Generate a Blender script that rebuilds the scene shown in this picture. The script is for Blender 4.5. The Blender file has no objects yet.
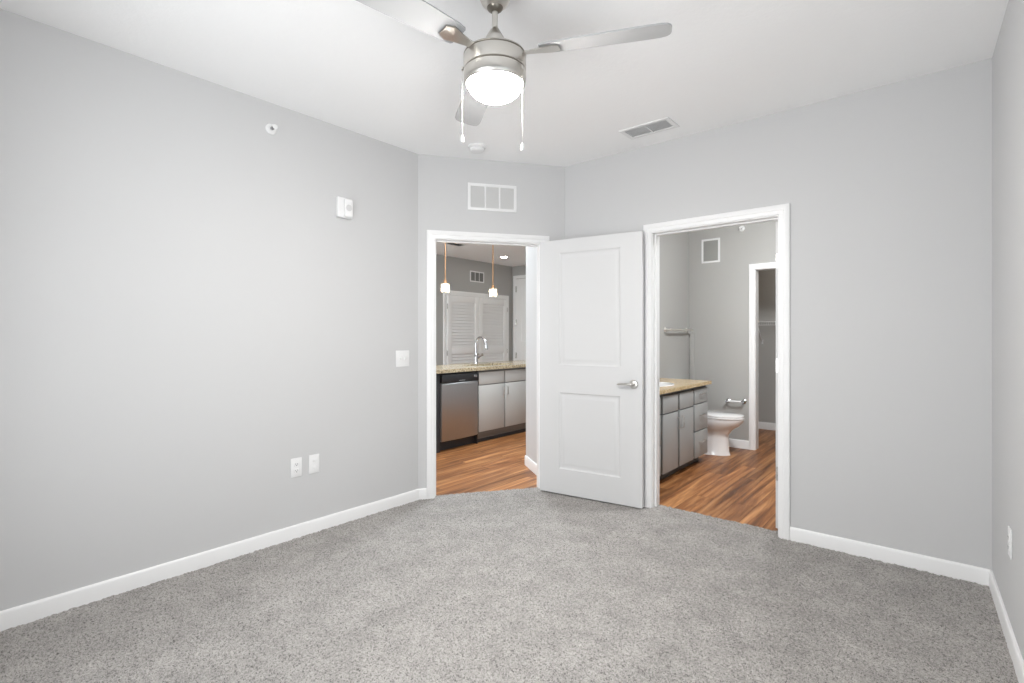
import bpy, bmesh, math, random
import numpy as np
from mathutils import Vector, Matrix
random.seed(7); np.random.seed(7)
R = math.radians
S = bpy.context.scene
COL = S.collection

# ------------------------------------------------------------------ camera
CAM_Z = 1.285
cam_d = bpy.data.cameras.new('camera')
cam = bpy.data.objects.new('camera', cam_d); COL.objects.link(cam)
cam.location = (0, 0, CAM_Z); cam.rotation_euler = (R(90), 0, R(40))
cam_d.sensor_fit = 'HORIZONTAL'; cam_d.sensor_width = 36.0
cam_d.lens = 510/1024*36.0
cam_d.shift_y = -5.5/1024
cam_d.clip_start = 0.01
S.camera = cam

# ------------------------------------------------------------------ world, lights, exposure
W = bpy.data.worlds.new('world'); S.world = W; W.use_nodes = True
bg = W.node_tree.nodes['Background']
bg.inputs[0].default_value = (0.80, 0.90, 1.0, 1); bg.inputs[1].default_value = 0.45

def area(name, loc, rot, sx, sy, power, col=(1, 1, 1), spread=180):
    l = bpy.data.lights.new(name, 'AREA'); l.shape = 'RECTANGLE'; l.size = sx; l.size_y = sy
    l.energy = power; l.color = col; l.spread = R(spread)
    o = bpy.data.objects.new(name, l); COL.objects.link(o); o.location = loc; o.rotation_euler = rot
    return o
def point(name, loc, power, col=(1, 1, 1), rad=0.05):
    l = bpy.data.lights.new(name, 'POINT'); l.energy = power; l.color = col; l.shadow_soft_size = rad
    o = bpy.data.objects.new(name, l); COL.objects.link(o); o.location = loc
    return o
# daylight outside the two bedroom windows (behind and beside the camera)
area('window_daylight_side', (0.75, 0.75, 1.05), (0, R(112), 0), 1.6, 1.7, 6, (0.93, 0.97, 1.0))
area('window_daylight_rear', (-1.10, -1.10, 0.95), (R(115), 0, R(-4)), 1.8, 1.6, 52, (0.95, 0.98, 1.0))
# bathroom vanity lamp, closet ceiling lamp, kitchen ceiling lamp (all out of view); added dining fill lamp
area('bathroom_vanity_light', (-2.20, 4.55, 2.10), (0, R(-60), 0), 0.12, 0.6, 0.3, (1.0, 0.90, 0.78))
area('bathroom_ceiling_light', (-0.80, 4.3, 2.55), (R(32), 0, 0), 0.35, 0.35, 33, (0.95, 0.98, 1.0))
area('closet_ceiling_light', (-1.2, 7.0, 2.66), (0, 0, 0), 0.25, 0.25, 3, (1.0, 0.92, 0.82))
area('kitchen_ceiling_light', (-3.60, 4.30, 2.66), (0, 0, 0), 0.6, 0.6, 38, (0.86, 0.95, 1.0))
area('dining_fill_light', (-5.0, 1.20, 1.5), (R(90), 0, 0), 2.0, 1.7, 66, (0.90, 0.96, 1.0))  # added fill lamp to brighten the kitchen, set outside an added unseen window

S.view_settings.view_transform = 'Standard'
S.view_settings.look = 'None'
S.view_settings.gamma = 1.0
S.view_settings.use_curve_mapping = False
S.view_settings.exposure = 0.70
cy = S.cycles
cy.use_denoising = True
cy.max_bounces = 14; cy.diffuse_bounces = 9; cy.glossy_bounces = 6; cy.transmission_bounces = 10
cy.sample_clamp_indirect = 6.0
cy.caustics_reflective = False; cy.caustics_refractive = False

# ------------------------------------------------------------------ materials
MATS = {}
def nt(name):
    m = bpy.data.materials.new(name); m.use_nodes = True
    MATS[name] = m
    return m, m.node_tree, m.node_tree.nodes['Principled BSDF']
def lin(c):
    return tuple(((v/255)/12.92 if v/255 <= 0.04045 else ((v/255+0.055)/1.055)**2.4) for v in c)
def add(t, kind, **kw):
    n = t.nodes.new(kind)
    for k, v in kw.items():
        setattr(n, k, v)
    return n
def paint(name, col, rough=0.6, bscale=260, bstr=0.06, var=0.02, metallic=0.0, dist=0.002, coat=0.0):
    """painted or plain surface: tiny colour drift and a fine bump, in object space"""
    m, t, p = nt(name)
    tc = add(t, 'ShaderNodeTexCoord')
    n = add(t, 'ShaderNodeTexNoise'); n.inputs['Scale'].default_value = bscale; n.inputs['Detail'].default_value = 3
    t.links.new(tc.outputs['Object'], n.inputs['Vector'])
    n2 = add(t, 'ShaderNodeTexNoise'); n2.inputs['Scale'].default_value = 2.5; n2.inputs['Detail'].default_value = 4
    t.links.new(tc.outputs['Object'], n2.inputs['Vector'])
    mx = add(t, 'ShaderNodeMix', data_type='RGBA')
    t.links.new(n2.outputs['Fac'], mx.inputs['Factor'])
    mx.inputs['A'].default_value = (*[max(0, c*(1-var)) for c in col], 1)
    mx.inputs['B'].default_value = (*[min(1, c*(1+var)) for c in col], 1)
    t.links.new(mx.outputs['Result'], p.inputs['Base Color'])
    b = add(t, 'ShaderNodeBump'); b.inputs['Strength'].default_value = bstr; b.inputs['Distance'].default_value = dist
    t.links.new(n.outputs['Fac'], b.inputs['Height']); t.links.new(b.outputs['Normal'], p.inputs['Normal'])
    p.inputs['Roughness'].default_value = rough; p.inputs['Metallic'].default_value = metallic
    p.inputs['Coat Weight'].default_value = coat
    return m
def metal(name, col, rough, aniso=0.0, stretch=(1, 1, 40), bump=0.02):
    m, t, p = nt(name)
    tc = add(t, 'ShaderNodeTexCoord'); mp = add(t, 'ShaderNodeMapping'); mp.inputs['Scale'].default_value = stretch
    n = add(t, 'ShaderNodeTexNoise'); n.inputs['Scale'].default_value = 30; n.inputs['Detail'].default_value = 4
    t.links.new(tc.outputs['Object'], mp.inputs['Vector']); t.links.new(mp.outputs['Vector'], n.inputs['Vector'])
    mr = add(t, 'ShaderNodeMapRange'); mr.inputs['To Min'].default_value = rough*0.8; mr.inputs['To Max'].default_value = rough*1.2
    t.links.new(n.outputs['Fac'], mr.inputs['Value']); t.links.new(mr.outputs['Result'], p.inputs['Roughness'])
    b = add(t, 'ShaderNodeBump'); b.inputs['Strength'].default_value = bump; b.inputs['Distance'].default_value = 0.001
    t.links.new(n.outputs['Fac'], b.inputs['Height']); t.links.new(b.outputs['Normal'], p.inputs['Normal'])
    p.inputs['Base Color'].default_value = (*col, 1); p.inputs['Metallic'].default_value = 1.0
    p.inputs['Anisotropic'].default_value = aniso
    return m
def emit(name, col, strength):
    m, t, p = nt(name)
    p.inputs['Base Color'].default_value = (0.9, 0.9, 0.9, 1)
    p.inputs['Emission Color'].default_value = (*col, 1)
    p.inputs['Emission Strength'].default_value = strength
    return m

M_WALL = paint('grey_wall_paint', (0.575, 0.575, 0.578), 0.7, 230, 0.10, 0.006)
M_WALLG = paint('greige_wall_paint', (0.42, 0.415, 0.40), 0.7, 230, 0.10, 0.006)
M_CEIL = paint('white_ceiling_texture', (0.92, 0.92, 0.92), 0.85, 45, 0.30, 0.006, dist=0.004)
M_TRIM = paint('white_trim_paint', (0.83, 0.83, 0.83), 0.35, 60, 0.004, 0.006)
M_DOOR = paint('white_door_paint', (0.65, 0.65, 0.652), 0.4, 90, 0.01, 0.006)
M_WHITE = paint('bright_white_paint', (0.88, 0.88, 0.87), 0.45, 90, 0.01, 0.005)
M_PLAST = paint('white_plastic', (0.80, 0.80, 0.80), 0.35, 300, 0.02, 0.005)
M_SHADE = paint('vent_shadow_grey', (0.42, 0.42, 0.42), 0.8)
M_SLOT = paint('dark_slot', (0.03, 0.03, 0.03), 0.7)
M_NICKEL = metal('brushed_nickel', (0.62, 0.595, 0.555), 0.30, 0.5, (1, 1, 60))
M_DNICK = metal('dark_nickel', (0.22, 0.20, 0.17), 0.35)
M_CHROME = metal('polished_chrome', (0.55, 0.55, 0.56), 0.10)
M_SATIN = metal('satin_nickel_hardware', (0.62, 0.60, 0.57), 0.28)
M_STEEL = metal('stainless_steel', (0.49, 0.50, 0.51), 0.50, 0.6, (60, 1, 1))
M_BRASS = metal('copper_brown_rod', (0.42, 0.24, 0.13), 0.42)
M_VAN = paint('grey_vanity_paint', lin((166, 169, 169)), 0.45, 150, 0.02, 0.02)
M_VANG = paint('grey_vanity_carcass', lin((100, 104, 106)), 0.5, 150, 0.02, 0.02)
M_KCAB = paint('warm_grey_cabinet_paint', lin((186, 185, 182)), 0.45, 150, 0.02, 0.02)
M_KCABG = paint('grey_cabinet_carcass', lin((120, 119, 118)), 0.5, 150, 0.02, 0.02)
M_TOE = paint('dark_toe_kick', (0.035, 0.036, 0.04), 0.6)
M_BLACK = paint('black_plastic', (0.02, 0.02, 0.022), 0.35)
M_CERAM = paint('white_ceramic', (0.88, 0.88, 0.885), 0.12, 20, 0.0, 0.003, coat=0.5)
M_BLADE = paint('silver_fan_blade', (0.40, 0.40, 0.40), 0.75, 80, 0.02, 0.02)
M_BOWL = emit('frosted_light_bowl', (1.0, 0.975, 0.94), 205.0)
M_BULB = emit('glowing_bulb', (1.0, 0.80, 0.52), 60.0)
M_DOWN = emit('downlight_lens', (1.0, 0.95, 0.86), 30.0)

def glass_mat(name, col=(1, 1, 1), rough=0.02, thin=False):
    m, t, p = nt(name)
    p.inputs['Base Color'].default_value = (*col, 1); p.inputs['Roughness'].default_value = rough
    p.inputs['Transmission Weight'].default_value = 1.0; p.inputs['IOR'].default_value = 1.02 if thin else 1.45
    return m
def pane_mat(name, gloss):
    m, t, p = nt(name)
    tr = add(t, 'ShaderNodeBsdfTransparent'); gl = add(t, 'ShaderNodeBsdfGlossy'); gl.inputs['Roughness'].default_value = 0.03
    lw = add(t, 'ShaderNodeLayerWeight'); lw.inputs['Blend'].default_value = gloss
    mx = add(t, 'ShaderNodeMixShader'); t.links.new(lw.outputs['Fresnel'], mx.inputs[0])
    t.links.new(tr.outputs[0], mx.inputs[1]); t.links.new(gl.outputs[0], mx.inputs[2])
    t.links.new(mx.outputs[0], t.nodes['Material Output'].inputs['Surface'])
    return m
def shade_mat():
    m, t, p = nt('seeded_glass')
    tr = add(t, 'ShaderNodeBsdfTransparent'); tl = add(t, 'ShaderNodeBsdfTranslucent'); gl = add(t, 'ShaderNodeBsdfGlossy'); gl.inputs['Roughness'].default_value = 0.1
    n = add(t, 'ShaderNodeTexNoise'); n.inputs['Scale'].default_value = 90
    mr = add(t, 'ShaderNodeMapRange'); mr.inputs['To Min'].default_value = 0.22; mr.inputs['To Max'].default_value = 0.42
    t.links.new(n.outputs['Fac'], mr.inputs['Value'])
    mx = add(t, 'ShaderNodeMixShader'); t.links.new(mr.outputs['Result'], mx.inputs[0]); t.links.new(tr.outputs[0], mx.inputs[1]); t.links.new(tl.outputs[0], mx.inputs[2])
    m2 = add(t, 'ShaderNodeMixShader'); m2.inputs[0].default_value = 0.05; t.links.new(mx.outputs[0], m2.inputs[1]); t.links.new(gl.outputs[0], m2.inputs[2])
    t.links.new(m2.outputs[0], t.nodes['Material Output'].inputs['Surface'])
    return m
M_GLASS = shade_mat()
M_PANE = pane_mat('window_glass', 0.12)

def wood_mat():
    m, t, p = nt('plank_wood')
    tc = add(t, 'ShaderNodeTexCoord')
    mp = add(t, 'ShaderNodeMapping'); mp.inputs['Rotation'].default_value = (0, 0, R(90))
    t.links.new(tc.outputs['Object'], mp.inputs['Vector'])
    br = add(t, 'ShaderNodeTexBrick'); br.offset = 0.37; br.offset_frequency = 2
    br.inputs['Scale'].default_value = 1.0; br.inputs['Brick Width'].default_value = 1.22; br.inputs['Row Height'].default_value = 0.152
    br.inputs['Mortar Size'].default_value = 0.0012; br.inputs['Mortar Smooth'].default_value = 0.2
    br.inputs['Color1'].default_value = (0, 0, 0, 1); br.inputs['Color2'].default_value = (1, 1, 1, 1); br.inputs['Mortar'].default_value = (0.5, 0.5, 0.5, 1)
    t.links.new(mp.outputs['Vector'], br.inputs['Vector'])
    # grain stretched along the planks, shifted plank by plank
    mp2 = add(t, 'ShaderNodeMapping'); mp2.inputs['Scale'].default_value = (19.0, 1.0, 1)
    t.links.new(tc.outputs['Object'], mp2.inputs['Vector'])
    sh = add(t, 'ShaderNodeVectorMath', operation='MULTIPLY_ADD')
    t.links.new(br.outputs['Color'], sh.inputs[0]); sh.inputs[1].default_value = (7.3, 11.7, 3.1)
    t.links.new(mp2.outputs['Vector'], sh.inputs[2])
    g = add(t, 'ShaderNodeTexNoise'); g.inputs['Scale'].default_value = 1.0; g.inputs['Detail'].default_value = 6; g.inputs['Roughness'].default_value = 0.62; g.inputs['Distortion'].default_value = 0.6
    t.links.new(sh.outputs['Vector'], g.inputs['Vector'])
    rp = add(t, 'ShaderNodeValToRGB'); e = rp.color_ramp.elements
    e[0].position = 0.33; e[0].color = (*lin((98, 60, 34)), 1)
    e[1].position = 0.68; e[1].color = (*lin((196, 142, 92)), 1)
    k = e.new(0.5); k.color = (*lin((150, 98, 57)), 1)
    t.links.new(g.outputs['Fac'], rp.inputs['Fac'])
    hsv = add(t, 'ShaderNodeHueSaturation')
    mr = add(t, 'ShaderNodeMapRange'); mr.inputs['To Min'].default_value = 0.78; mr.inputs['To Max'].default_value = 1.18
    t.links.new(br.outputs['Color'], mr.inputs['Value']); t.links.new(mr.outputs['Result'], hsv.inputs['Value'])
    t.links.new(rp.outputs['Color'], hsv.inputs['Color'])
    mx = add(t, 'ShaderNodeMix', data_type='RGBA'); t.links.new(br.outputs['Fac'], mx.inputs['Factor'])
    t.links.new(hsv.outputs['Color'], mx.inputs['A']); mx.inputs['B'].default_value = (*lin((70, 40, 22)), 1)
    t.links.new(mx.outputs['Result'], p.inputs['Base Color'])
    p.inputs['Roughness'].default_value = 0.42
    b = add(t, 'ShaderNodeBump'); b.inputs['Strength'].default_value = 0.15; b.inputs['Distance'].default_value = 0.001
    t.links.new(g.outputs['Fac'], b.inputs['Height']); t.links.new(b.outputs['Normal'], p.inputs['Normal'])
    return m
M_WOOD = wood_mat()

def granite(name, dark, mid, light, scale):
    m, t, p = nt(name)
    tc = add(t, 'ShaderNodeTexCoord')
    n = add(t, 'ShaderNodeTexNoise'); n.inputs['Scale'].default_value = scale; n.inputs['Detail'].default_value = 5; n.inputs['Roughness'].default_value = 0.7
    v = add(t, 'ShaderNodeTexVoronoi'); v.inputs['Scale'].default_value = scale*1.6
    t.links.new(tc.outputs['Object'], n.inputs['Vector']); t.links.new(tc.outputs['Object'], v.inputs['Vector'])
    ma = add(t, 'ShaderNodeMath', operation='MULTIPLY_ADD'); t.links.new(v.outputs['Distance'], ma.inputs[0]); ma.inputs[1].default_value = 0.35
    t.links.new(n.outputs['Fac'], ma.inputs[2])
    rp = add(t, 'ShaderNodeValToRGB'); e = rp.color_ramp.elements
    e[0].position = 0.42; e[0].color = (*dark, 1); e[1].position = 0.85; e[1].color = (*light, 1)
    k = e.new(0.6); k.color = (*mid, 1)
    t.links.new(ma.outputs['Value'], rp.inputs['Fac']); t.links.new(rp.outputs['Color'], p.inputs['Base Color'])
    p.inputs['Roughness'].default_value = 0.18
    return m
M_GRAN = granite('speckled_granite', lin((50, 46, 42)), lin((154, 138, 112)), lin((204, 190, 162)), 42)
M_VGRAN = granite('tan_granite', lin((120, 96, 66)), lin((196, 170, 128)), lin((222, 204, 170)), 60)

def carpet_mat():
    m, t, p = nt('grey_carpet')
    tc = add(t, 'ShaderNodeTexCoord')
    def noise(sc, det=3, ro=0.6):
        n = add(t, 'ShaderNodeTexNoise'); n.inputs['Scale'].default_value = sc; n.inputs['Detail'].default_value = det; n.inputs['Roughness'].default_value = ro
        t.links.new(tc.outputs['Object'], n.inputs['Vector']); return n
    fine, fine2, big = noise(240, 2, 0.8), noise(85, 3, 0.75), noise(5.5, 6, 0.68)
    rp = add(t, 'ShaderNodeValToRGB'); e = rp.color_ramp.elements
    e[0].position = 0.34; e[0].color = (0.06, 0.056, 0.052, 1)
    e[1].position = 0.64; e[1].color = (0.49, 0.467, 0.445, 1)
    k = e.new(0.445); k.color = (0.285, 0.270, 0.256, 1)
    a = add(t, 'ShaderNodeMix', data_type='FLOAT'); a.inputs[0].default_value = 0.45
    t.links.new(fine.outputs['Fac'], a.inputs[2]); t.links.new(fine2.outputs['Fac'], a.inputs[3])
    t.links.new(a.outputs[0], rp.inputs['Fac'])
    mr = add(t, 'ShaderNodeMapRange'); mr.inputs['From Min'].default_value = 0.3; mr.inputs['From Max'].default_value = 0.7
    mr.inputs['To Min'].default_value = 0.82; mr.inputs['To Max'].default_value = 1.16
    t.links.new(big.outputs['Fac'], mr.inputs['Value'])
    h = add(t, 'ShaderNodeHueSaturation'); t.links.new(rp.outputs['Color'], h.inputs['Color']); t.links.new(mr.outputs['Result'], h.inputs['Value'])
    sp = noise(120, 1, 0.5); sr = add(t, 'ShaderNodeMapRange'); sr.inputs['From Min'].default_value = 0.33; sr.inputs['From Max'].default_value = 0.44
    sr.inputs['To Min'].default_value = 0.58; sr.inputs['To Max'].default_value = 1.04
    t.links.new(sp.outputs['Fac'], sr.inputs['Value'])
    h2 = add(t, 'ShaderNodeHueSaturation'); t.links.new(h.outputs['Color'], h2.inputs['Color']); t.links.new(sr.outputs['Result'], h2.inputs['Value'])
    t.links.new(h2.outputs['Color'], p.inputs['Base Color'])
    p.inputs['Roughness'].default_value = 0.95; p.inputs['Specular IOR Level'].default_value = 0.1
    p.inputs['Sheen Weight'].default_value = 0.15
    b = add(t, 'ShaderNodeBump'); b.inputs['Strength'].default_value = 0.7; b.inputs['Distance'].default_value = 0.004
    t.links.new(a.outputs[0], b.inputs['Height']); t.links.new(b.outputs['Normal'], p.inputs['Normal'])
    return m
M_CARPET = carpet_mat()

# ------------------------------------------------------------------ mesh helpers
class B:
    def __init__(s): s.bm = bmesh.new()
    def face(s, pts):
        vs = [s.bm.verts.new(p) for p in pts]
        return s.bm.faces.new(vs)
    def box(s, x0, x1, y0, y1, z0, z1, bev=0.0, seg=2):
        P = [(x0, y0, z0), (x1, y0, z0), (x1, y1, z0), (x0, y1, z0), (x0, y0, z1), (x1, y0, z1), (x1, y1, z1), (x0, y1, z1)]
        v = [s.bm.verts.new(p) for p in P]
        fs = [s.bm.faces.new([v[i] for i in f]) for f in ((3, 2, 1, 0), (4, 5, 6, 7), (0, 1, 5, 4), (1, 2, 6, 5), (2, 3, 7, 6), (3, 0, 4, 7))]
        if bev > 0:
            es = list({e for f in fs for e in f.edges})
            bmesh.ops.bevel(s.bm, geom=es, offset=bev, segments=seg, affect='EDGES', profile=0.5)
        return s
    def loft(s, rings, close=True, cap=(True, True)):
        vr = [[s.bm.verts.new(p) for p in r] for r in rings]
        n = len(vr[0])
        for a, b in zip(vr, vr[1:]):
            for i in range(n if close else n-1):
                j = (i+1) % n
                s.bm.faces.new((a[i], a[j], b[j], b[i]))
        if cap[0]: s.bm.faces.new(list(reversed(vr[0])))
        if cap[1]: s.bm.faces.new(vr[-1])
        return s
    def lathe(s, prof, c=(0, 0, 0), seg=40, axis='z', cap=(True, True), sx=1.0, sy=1.0):
        rings = []
        for r, h in prof:
            ring = []
            for i in range(seg):
                a = 2*math.pi*i/seg
                x, y = max(r, 1e-5)*math.cos(a)*sx, max(r, 1e-5)*math.sin(a)*sy
                if axis == 'z': p = (c[0]+x, c[1]+y, c[2]+h)
                elif axis == 'y': p = (c[0]+x, c[1]+h, c[2]-y)
                else: p = (c[0]+h, c[1]+x, c[2]+y)
                ring.append(p)
            rings.append(ring)
        return s.loft(rings, True, cap)
    def tube(s, pts, r, seg=10):
        pts = [Vector(p) for p in pts]
        rs = r if isinstance(r, (list, tuple)) else [r]*len(pts)
        rings = []; up = None
        for i, p in enumerate(pts):
            d = (pts[min(i+1, len(pts)-1)]-pts[max(i-1, 0)]).normalized()
            if up is None:
                up = Vector((0, 0, 1)) if abs(d.z) < 0.9 else Vector((1, 0, 0))
            up = (up-d*up.dot(d)).normalized(); sd = d.cross(up)
            rings.append([p+rs[i]*(math.cos(a)*up+math.sin(a)*sd) for a in [2*math.pi*k/seg for k in range(seg)]])
        return s.loft(rings)
    def prism(s, poly, z0, z1):
        return s.loft([[(x, y, z0) for x, y in poly], [(x, y, z1) for x, y in poly]])
    def done(s, name, mat, parent=None, loc=(0, 0, 0), rz=0.0, smooth=True):
        bmesh.ops.recalc_face_normals(s.bm, faces=s.bm.faces)
        me = bpy.data.meshes.new(name); s.bm.to_mesh(me); s.bm.free()
        if smooth and len(me.polygons):
            me.polygons.foreach_set('use_smooth', [True]*len(me.polygons))
            me.set_sharp_from_angle(angle=R(32))
        me.materials.append(mat)
        o = bpy.data.objects.new(name, me); COL.objects.link(o)
        o.location = loc; o.rotation_euler = (0, 0, rz)
        if parent: o.parent = parent
        return o
def tag(o, label, cat, group=None, kind=None):
    o['label'] = label; o['category'] = cat
    if group: o['group'] = group
    if kind: o['kind'] = kind
    return o
def thing(name, label, cat, loc=(0, 0, 0), rz=0.0, group=None, kind=None):
    o = bpy.data.objects.new(name, None); COL.objects.link(o); o.location = loc; o.rotation_euler = (0, 0, rz)
    return tag(o, label, cat, group, kind)
def copy_thing(o, loc, label):
    c = o.copy(); COL.objects.link(c); c.location = loc; c['label'] = label
    for ch in list(o.children):
        d = ch.copy(); COL.objects.link(d); d.parent = c
        for g in list(ch.children):
            e = g.copy(); COL.objects.link(e); e.parent = d
    return c
def circ(cx, cy, r, n, a0=0.0):
    return [(cx+r*math.cos(a0+2*math.pi*i/n), cy+r*math.sin(a0+2*math.pi*i/n)) for i in range(n)]

# ------------------------------------------------------------------ plan (metres; camera stands at the origin)
H = 2.70; TH = 0.12
LX = -3.11                      # left wall face
LM = Vector((-3.11, 2.57)); MR = Vector((-2.406, 3.556))
BY = 3.556                      # far wall face of the bedroom
RR = Vector((0.203, 3.556)); RN = Vector((0.343, -0.62))
FY = -0.50                      # wall behind the camera
ma_ = math.atan2(MR.y-LM.y, MR.x-LM.x); ML = (MR-LM).length
ux = Vector((math.cos(ma_), math.sin(ma_))); uy = Vector((-math.sin(ma_), math.cos(ma_)))
ra = math.atan2(-(RR.y-RN.y), -(RR.x-RN.x))       # right wall: local x runs towards the camera end
def mp(x, y): return LM+ux*x+uy*y

def wall(name, label, origin, ang, length, holes=(), z1=H, mat=M_WALL, th=TH, x0=0.0):
    """holes: (xa, xb, za, zb). local x along the wall, local y into the wall"""
    b = B(); x = x0
    for xa, xb, za, zb in sorted(holes):
        if xa > x: b.box(x, xa, 0, th, 0, z1)
        if za > 0: b.box(xa, xb, 0, th, 0, za)
        if zb < z1: b.box(xa, xb, 0, th, zb, z1)
        x = xb
    b.box(x, length, 0, th, 0, z1)
    o = b.done(name, mat, loc=(origin[0], origin[1], 0), rz=ang, smooth=False)
    return tag(o, label, 'wall', kind='structure')

# openings
MO = (0.133, 1.003, 0.0, 2.045)            # kitchen doorway, along the diagonal wall
BO = (-1.627-MR.x, -0.784-MR.x, 0.0, 2.045)  # bathroom doorway, along the far wall
JB = 0.018
def grow(o): return (o[0]-JB, o[1]+JB, 0.0, o[3]+JB)

# ------------------------------------------------------------------ floors, ceiling, walls
b = B(); b.box(-6.85, 0.55, -0.75, 8.15, -0.08, 0.0)
tag(b.done('floor_wood', M_WOOD, smooth=False), 'warm brown wood plank floor of the kitchen and bathroom', 'floor', kind='structure')
b = B(); b.box(-6.85, 0.55, -0.75, 8.15, H, H+0.1)
tag(b.done('ceiling', M_CEIL, smooth=False), 'white lightly textured ceiling over the bedroom and rooms beyond', 'ceiling', kind='structure')

def carpet():
    step = 0.0085
    x0, x1, y0, y1 = LX, 0.345, FY, 3.655
    nx, ny = int((x1-x0)/step)+1, int((y1-y0)/step)+1
    xs = np.linspace(x0, x1, nx); ys = np.linspace(y0, y1, ny)
    X, Y = np.meshgrid(xs, ys)
    jx = (np.random.rand(ny, nx)-.5)*step*0.7; jy = (np.random.rand(ny, nx)-.5)*step*0.7
    jx[:, [0, -1]] = 0; jy[[0, -1], :] = 0
    low = np.random.rand(ny//6+2, nx//6+2)
    up = np.kron(low, np.ones((6, 6)))[:ny, :nx]
    Z = 0.014+(np.random.rand(ny, nx)-.5)*0.0085+(up-.5)*0.003
    co = np.stack([X+jx, Y+jy, Z], -1).reshape(-1, 3)
    idx = np.arange(nx*ny).reshape(ny, nx)
    q = np.stack([idx[:-1, :-1], idx[:-1, 1:], idx[1:, 1:], idx[1:, :-1]], -1).reshape(-1, 4)
    # keep only what lies in the room (a little under the diagonal wall and past the right wall)
    c = co[q].mean(1)
    d = (c[:, 0]-LM.x)*uy.x+(c[:, 1]-LM.y)*uy.y
    w = RN+(RR-RN)*((c[:, 1:2]-RN.y)/(RR.y-RN.y)) if False else None
    xr = RN.x+(RR.x-RN.x)*(c[:, 1]-RN.y)/(RR.y-RN.y)
    keep = (d < 0.075) & (c[:, 0] < xr+0.01)
    q = q[keep]
    me = bpy.data.meshes.new('floor_carpet')
    me.from_pydata(co.tolist(), [], q.tolist())
    bm = bmesh.new(); bm.from_mesh(me)
    bmesh.ops.delete(bm, geom=[v for v in bm.verts if not v.link_faces], context='VERTS')
    pc = mp(0, 0.066)
    near = [f for f in bm.faces if abs((f.calc_center_median().xy-pc).dot(uy)) < 0.04]
    gm = list({*near, *[e for f in near for e in f.edges], *[v for f in near for v in f.verts]})
    bmesh.ops.bisect_plane(bm, geom=gm, plane_co=(pc.x, pc.y, 0), plane_no=(uy.x, uy.y, 0), clear_outer=True)
    bm.to_mesh(me); bm.free()
    me.polygons.foreach_set('use_smooth', [True]*len(me.polygons))
    me.materials.append(M_CARPET)
    o = bpy.data.objects.new('floor_carpet', me); COL.objects.link(o)
    tag(o, 'grey cut pile carpet over the whole bedroom floor', 'carpet', kind='structure')
carpet()

wall('wall_left', 'light grey left bedroom wall with outlets and white sounder', (LX, FY-TH), R(90), LM.y-FY+TH+0.03)
wall('wall_diagonal', 'short grey wall with the kitchen doorway and square return grille', LM, ma_, ML, [grow(MO)])
wall('wall_far', 'light grey bedroom wall with the bathroom doorway', (MR.x, BY), 0.0, RR.x-MR.x+TH, [grow(BO)])
rl = (RR-RN).length
WS = (2.00, 3.75, 0.55, 2.30)             # side window opening, along the right wall from the far corner
wall('wall_right', 'grey right wall at the edge of the picture', RR, ra, rl, [WS])
WR = (0.55, 2.50, 0.55, 2.30)
wall('wall_rear', 'grey bedroom wall behind the camera with a window', (0.36, FY), R(180), 0.36-LX, [WR])

def window(name, label, origin, ang, hole):
    xa, xb, za, zb = hole
    w = thing(name, label, 'window', (origin[0], origin[1], 0), ang, kind='structure')
    f = B(); t = 0.05
    f.box(xa, xb, 0.04, 0.10, za, za+t); f.box(xa, xb, 0.04, 0.10, zb-t, zb)
    f.box(xa, xa+t, 0.04, 0.10, za+t, zb-t); f.box(xb-t, xb, 0.04, 0.10, za+t, zb-t)
    f.box((xa+xb)/2-t/2, (xa+xb)/2+t/2, 0.04, 0.10, za+t, zb-t); f.box(xa+t, xb-t, 0.045, 0.095, (za+zb)/2-0.02, (za+zb)/2+0.02)
    f.done('window_frame', M_TRIM, w)
    g = B(); g.box(xa+t*.8, xb-t*.8, 0.066, 0.072, za+t*.8, zb-t*.8); g.done('window_pane', M_PANE, w)
    s = B(); s.box(xa-0.03, xb+0.03, -0.04, 0.04, za-0.025, za, 0.006); s.done('window_sill', M_TRIM, w)
window('window_1', 'white framed side window beside the camera', RR, ra, WS)
window('window_2', 'white framed wide window behind the camera', (0.36, FY), R(180), WR)

# bathroom shell
BLX, BFY = -2.345, 6.16
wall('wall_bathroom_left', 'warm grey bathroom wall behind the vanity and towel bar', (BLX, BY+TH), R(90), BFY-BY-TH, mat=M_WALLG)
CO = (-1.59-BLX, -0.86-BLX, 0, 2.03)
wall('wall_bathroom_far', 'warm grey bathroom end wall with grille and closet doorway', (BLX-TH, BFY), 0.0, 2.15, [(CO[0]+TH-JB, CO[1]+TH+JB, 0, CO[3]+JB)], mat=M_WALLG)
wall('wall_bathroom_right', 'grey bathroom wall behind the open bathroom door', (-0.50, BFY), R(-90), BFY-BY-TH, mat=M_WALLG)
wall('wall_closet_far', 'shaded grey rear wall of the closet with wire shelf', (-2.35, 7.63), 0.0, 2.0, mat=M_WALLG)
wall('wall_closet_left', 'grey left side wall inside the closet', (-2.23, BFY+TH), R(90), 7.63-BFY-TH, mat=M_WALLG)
wall('wall_closet_right', 'grey right side wall inside the closet', (-0.60, 7.63), R(-90), 7.63-BFY-TH, mat=M_WALLG)

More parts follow.
